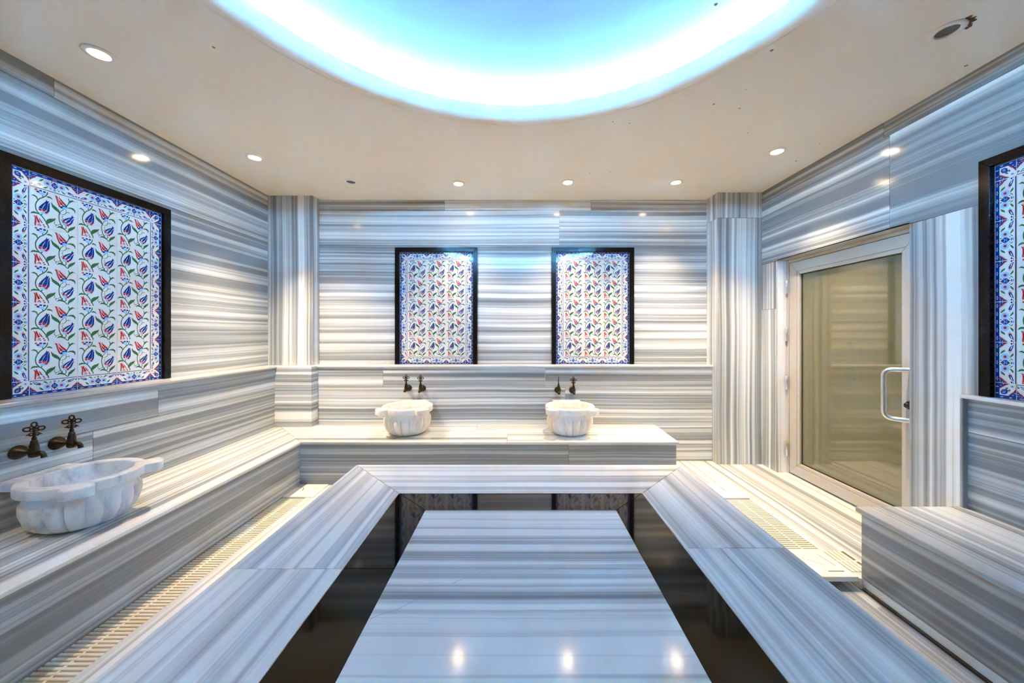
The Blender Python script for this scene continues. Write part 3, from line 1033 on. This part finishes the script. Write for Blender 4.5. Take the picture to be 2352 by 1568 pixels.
def rim_outline(R, ear_r, ear_w, n=200, back=.30, back_w=.145):
    """Plan outline: circle, two ears at 45 degrees to the front (-y), a square plate at the back."""
    pts = []
    for i in range(n):
        a = 2 * PI * i / n
        r = R
        for ea in (-PI / 4, -3 * PI / 4):
            d = math.atan2(math.sin(a - ea), math.cos(a - ea))
            # ear as a rounded bar pointing outwards
            lat = abs(math.tan(d)) if abs(d) < 1.2 else 9
            if abs(d) < 1.0:
                re = ear_r
                x_lat = re * math.sin(abs(d))
                if x_lat < ear_w:
                    k = x_lat / ear_w
                    rr = ear_r - .022 * k ** 3
                    r = max(r, rr)
        pts.append((r * math.cos(a), r * math.sin(a)))
    return pts


basin = thing('marble_basin', '', 'basin', group='carved marble basins')
HB = .253
NB = 192
bo = MB()
prof = [(0.0, 0.0), (.120, 0.0), (.143, .006), (.165, .022), (.184, .045), (.198, .075), (.205, .105), (.206, .130), (.204, .148), (.2015, .156), (.2005, .164), (.196, .176), (.190, .188), (.182, .197), (.178, .207)]
vs, fs = [], []
NG = 18
for k, (r, z) in enumerate(prof):
    amp = 0.0
    if .006 <= z <= .158:
        amp = .0180 * min(1, (z - .0) / .03) * (1 if z < .150 else max(0, (.160 - z) / .010))
    for i in range(NB):
        a = 2 * PI * i / NB
        g = abs(math.cos(NG * a / 2))
        lob = (g ** .42 - .80) * amp * 1.5
        vs.append(((r + lob) * math.cos(a), (r + lob) * math.sin(a), z))
for k in range(len(prof) - 1):
    for i in range(NB):
        j = (i + 1) % NB
        fs.append((k * NB + i, k * NB + j, (k + 1) * NB + j, (k + 1) * NB + i))
bo.add(vs, fs, 'basin')
bo.build('bowl', basin, True, 50)
# rim: stacked outlines with the hollow inside
ri = MB()
N = 240
base = rim_outline(.226, .294, .068, N)


def ins(pts, d):
    """Shrink an outline by d towards its inside."""
    out = []
    n = len(pts)
    for i in range(n):
        p0, p1 = Vector(pts[i - 1]), Vector(pts[(i + 1) % n])
        t = (p1 - p0).normalized()
        nrm = Vector((-t.y, t.x))
        q = Vector(pts[i]) + nrm * d
        out.append((q.x, q.y))
    return out


loops = [([(.170 * math.cos(2 * PI * i / N), .170 * math.sin(2 * PI * i / N)) for i in range(N)], .2025)]
loops += [(ins(base, .006), .2025), (ins(base, .0015), .2045), (base, .209), (base, HB - .008), (ins(base, .0018), HB - .0035), (ins(base, .006), HB)]
for r, z in ((.184, HB), (.179, HB - .003), (.177, HB - .010), (.174, .20), (.166, .150), (.150, .105), (.120, .070), (.075, .052), (.02, .048)):
    loops.append(([(r * math.cos(2 * PI * i / N), r * math.sin(2 * PI * i / N)) for i in range(N)], z))
vs = [(x, y, z) for pts, z in loops for x, y in pts]
fs = []
for k in range(len(loops) - 1):
    for i in range(N):
        j = (i + 1) % N
        fs.append((k * N + i, k * N + j, (k + 1) * N + j, (k + 1) * N + i))
fs.append(tuple((len(loops) - 1) * N + i for i in range(N)))
ri.add(vs, fs, 'basin')
ri.build('rim', basin, True, 45)
pl = MB()
pl.box(-.135, .135, .150, .262, .205, HB - .0005, 'basin', 0, .006, 3)
# keep only the part of the back plate outside the round rim hollow
pl2 = MB()
arc = [(.2 * math.sin(t), .2 * math.cos(t)) for t in [(-.72 + 1.44 * i / 16) for i in range(17)]]
pl2.prism([(.135, .262), (-.135, .262)] + arc, .2045, HB + .0006, 'basin', 0, .004, 2)
pl2.build('back_plate', basin, True, 45)
basin.location = (-1.015, 3.29, BENCH)
basin['label'] = 'lobed marble basin with warm light in its colour on the back bench, under the tile picture nearer the bench corner'
GB = 'carved marble basins'
dup(basin, (.478, 3.29, BENCH), 0, 'lobed marble basin with warm light in its colour on the back bench, under the tile picture nearer the door', GB)
big = dup(basin, (-2.122, 1.75, BENCH), PI / 2, 'large grey-veined marble basin on the side bench, close to the viewer', GB)
big.scale = (.93, .93, .93)
for ch in big.children:
    ch.material_slots[0].link = 'OBJECT'
    ch.material_slots[0].material = M['basin_grey']

# ------------------------------------------------------------------ TAPS (local: wall at y = 0, spout towards -y)
tap = thing('wall_tap', '', 'tap', group='bronze wall taps')
k = MB()
RX = Matrix.Rotation(PI / 2, 4, 'X')                    # z axis -> -y
k.lathe([(0, 0), (.033, 0), (.0335, .004), (.031, .012), (.026, .022), (.019, .034), (.012, .046), (.0075, .054), (.0065, .072), (0, .072)], 'bronze', 28, RX)
k.build('escutcheon', tap, True, 35)
k = MB()
YS = -.080
k.lathe([(0, -.024), (.009, -.024), (.016, -.020), (.0185, -.014), (.0185, .002), (.0165, .006), (.0175, .010), (.0155, .024), (.0165, .027), (.013, .042), (.0115, .055),
         (.008, .059), (.0085, .066), (.0065, .074), (0, .074)], 'bronze', 20, Matrix.Translation((0, YS, 0)))
k.build('valve_body', tap, True, 35)
k = MB()
k.tube([(0, YS - .012, -.004), (0, YS - .026, -.001), (0, YS - .038, -.004), (0, YS - .045, -.013), (0, YS - .047, -.024)], [.009, .010, .0105, .0105, .0105], 'bronze', 14)
k.build('spout', tap, True, 40)


def loop(mb, cx, cz, rx, rz, rot, r=.0027, ys=YS):
    c_, s_ = math.cos(rot), math.sin(rot)
    pts = []
    for i in range(18):
        t = 2 * PI * i / 18
        x, z = rx * math.cos(t), rz * math.sin(t)
        pts.append((cx + x * c_ - z * s_, ys, cz + x * s_ + z * c_))
    mb.tube(pts, r, 'bronze', 8, closed=True)


k = MB()
loop(k, 0, .1315, .0080, .0105, 0, .0034)
for sx in (-1, 1):
    loop(k, sx * .0205, .1120, .0105, .0088, sx * .12, .0034)
    loop(k, sx * .0080, .1195, .0052, .0050, 0, .0026)
    loop(k, sx * .0080, .1045, .0052, .0050, 0, .0026)
    loop(k, sx * .0085, .0865, .0060, .0055, sx * .3, .0028)
    k.tube([(sx * .008, YS, .0800), (sx * .017, YS, .0870), (sx * .024, YS, .0825)], [.0045, .0046, .0012], 'bronze', 8)
k.tube([(0, YS, .070), (0, YS, .090), (0, YS, .122)], [.0062, .0048, .0040], 'bronze', 10)
k.lathe([(0, -.0055), (.005, -.005), (.0065, 0), (.005, .005), (0, .0055)], 'bronze', 12, Matrix.Translation((0, YS, .1105)) @ RX)
k.build('tap_handle', tap, True, 50)
GT = 'bronze wall taps'
hz = EYE - .563
tap.location = (-1.10, LBY - .0003, EYE - .554)
tap['label'] = 'dark bronze tap over the basin nearer the bench corner, farther from the door'
dup(tap, (-.958, LBY - .0003, EYE - .558), 0, 'dark bronze tap over the basin nearer the bench corner, closer to the door', GT)
t3 = dup(tap, (.400, LBY - .0003, EYE - .574), 0, 'bronze tap over the basin nearer the door, its flower handle turned edge-on', GT)
dup(tap, (.547, LBY - .0003, EYE - .576), 0, 'bronze tap over the basin nearer the door, its flower handle facing the room', GT)
t5 = dup(tap, (LBX + .0003, 1.690, EYE - .566), PI / 2, 'black-bronze tap over the grey-veined basin, the one nearer the viewer', GT)
t6 = dup(tap, (LBX + .0003, 1.8325, EYE - .566), PI / 2, 'black-bronze tap over the grey-veined basin, nearer the corner pillar', GT)


def turn_handle(t, ang):
    for ch in t.children:
        if ch.name.startswith('tap_handle'):
            ch.location = Vector((0, YS, 0)) - Matrix.Rotation(ang, 3, 'Z') @ Vector((0, YS, 0))
            ch.rotation_euler = (0, 0, ang)


turn_handle(t3, PI / 2 - .12)
turn_handle(t5, -.75)
turn_handle(t6, -.75)

# ------------------------------------------------------------------ DOWNLIGHTS


def downlight(label, x, y, lit=True, group='ceiling downlights', dim=False):
    t = thing('downlight', label, 'downlight', (x, y, CEIL), 0, group)
    r = MB()
    r.lathe([(.062, 0), (.062, -.003), (.059, -.006), (.043, -.008), (.040, -.006), (.038, -.0005)], 'white', 40)
    r.build('trim_ring', t, True, 50)
    n = MB()
    n.lathe([(0, -.0030), (.030, -.0028), (.0385, -.0012)], ('lamp_dim' if dim else 'lamp') if lit else 'lens_off', 32)
    n.build('lens', t, True, 60)
    return t


WARM = (1.0, 0.77, 0.50)


def spot(t, power, tilt=(0, 0), size=86, blend=.9):
    ld = bpy.data.lights.new('downlight_beam', 'SPOT')
    ld.energy = power
    ld.color = WARM
    ld.spot_size = math.radians(size)
    ld.spot_blend = blend
    ld.shadow_soft_size = .028
    o = bpy.data.objects.new('downlight_beam', ld)
    COL.objects.link(o)
    o.parent = t
    o.location = (0, 0, -.012)
    o.rotation_euler = (math.radians(tilt[1]), math.radians(-tilt[0]), 0)   # tilt[0]: towards +x, tilt[1]: towards +y


L = []
SP = .85
lights = [
    ('dim round downlight over the side bench, above the big tile picture', -2.064, 1.76, True, 10, (0, 0)),
    ('bright round downlight over the side bench, near the corner pillar', -2.064, 2.80, True, 360, (8, 8)),
    ('unlit downlight in the back row, nearest the corner pillar behind the bench', -1.521, 3.252, False, 0, (0, 0)),
    ('lit downlight in the back row, above the tile picture nearer the bench corner', -.548, 3.29, True, 105, (0, 0)),
    ('lit downlight in the back row, between the two tile pictures', .455, 3.26, True, 165, (0, 0)),
    ('lit downlight in the back row, nearest the pillar by the door', 1.445, 3.26, True, 210, (0, 0)),
    ('lit downlight in front of the door head, alone near the side wall', 1.965, 2.706, True, 250, (0, 6)),
]
for lab, x, y, lit, pw, tl in lights:
    t = downlight(lab, x, y, lit, dim=lab.startswith('dim'))
    if lit:
        spot(t, pw * SP, tl)
t = downlight('unlit downlight with a rusty broken edge, above the shaded bench', 1.956, 1.626, False)
r = MB()
for i in range(26):
    a = random.uniform(-1.5, -.15)
    rr = random.uniform(.058, .080)
    r.lathe([(0, -.0012 - i * .00002), (random.uniform(.004, .009), -.001 - i * .00002)], 'rust', 7, Matrix.Translation((rr * math.cos(a), rr * math.sin(a), 0)))
r.build('rust_stain', t)
for lab, x, y, pw in (('downlight over the side bench, level with the viewer', -2.064, .72, 70), ('downlight over the side bench, behind the viewer', -2.064, -.32, 20),
):
    t = downlight(lab, x, y, True, 'ceiling downlights', True)
    spot(t, pw * SP)

# ------------------------------------------------------------------ CAMERA, WORLD, VIEW
cam = bpy.data.cameras.new('camera')
cam.sensor_width = 36
cam.sensor_fit = 'HORIZONTAL'
cam.lens = 820 / 2352 * 36
cam.shift_x = (1176 - 1189.5) / 2352
cam.shift_y = (764 - 784) / 2352
cam.clip_start = .02
co = bpy.data.objects.new('camera', cam)
COL.objects.link(co)
co.location = (0, 0, EYE)
co.rotation_euler = (PI / 2, 0, 0)
scene.camera = co
wd = bpy.data.worlds.new('world')
scene.world = wd
wd.use_nodes = True
wd.node_tree.nodes['Background'].inputs[0].default_value = (.6, .8, 1, 1)
wd.node_tree.nodes['Background'].inputs[1].default_value = 0.0
scene.view_settings.view_transform = 'Standard'
scene.view_settings.look = 'None'
scene.view_settings.gamma = 1
scene.view_settings.use_curve_mapping = False
scene.view_settings.exposure = 0.2
scene.cycles.use_denoising = True
scene.cycles.max_bounces = 10
scene.cycles.diffuse_bounces = 6
scene.cycles.sample_clamp_indirect = 0
scene.cycles.caustics_reflective = False
scene.cycles.caustics_refractive = False
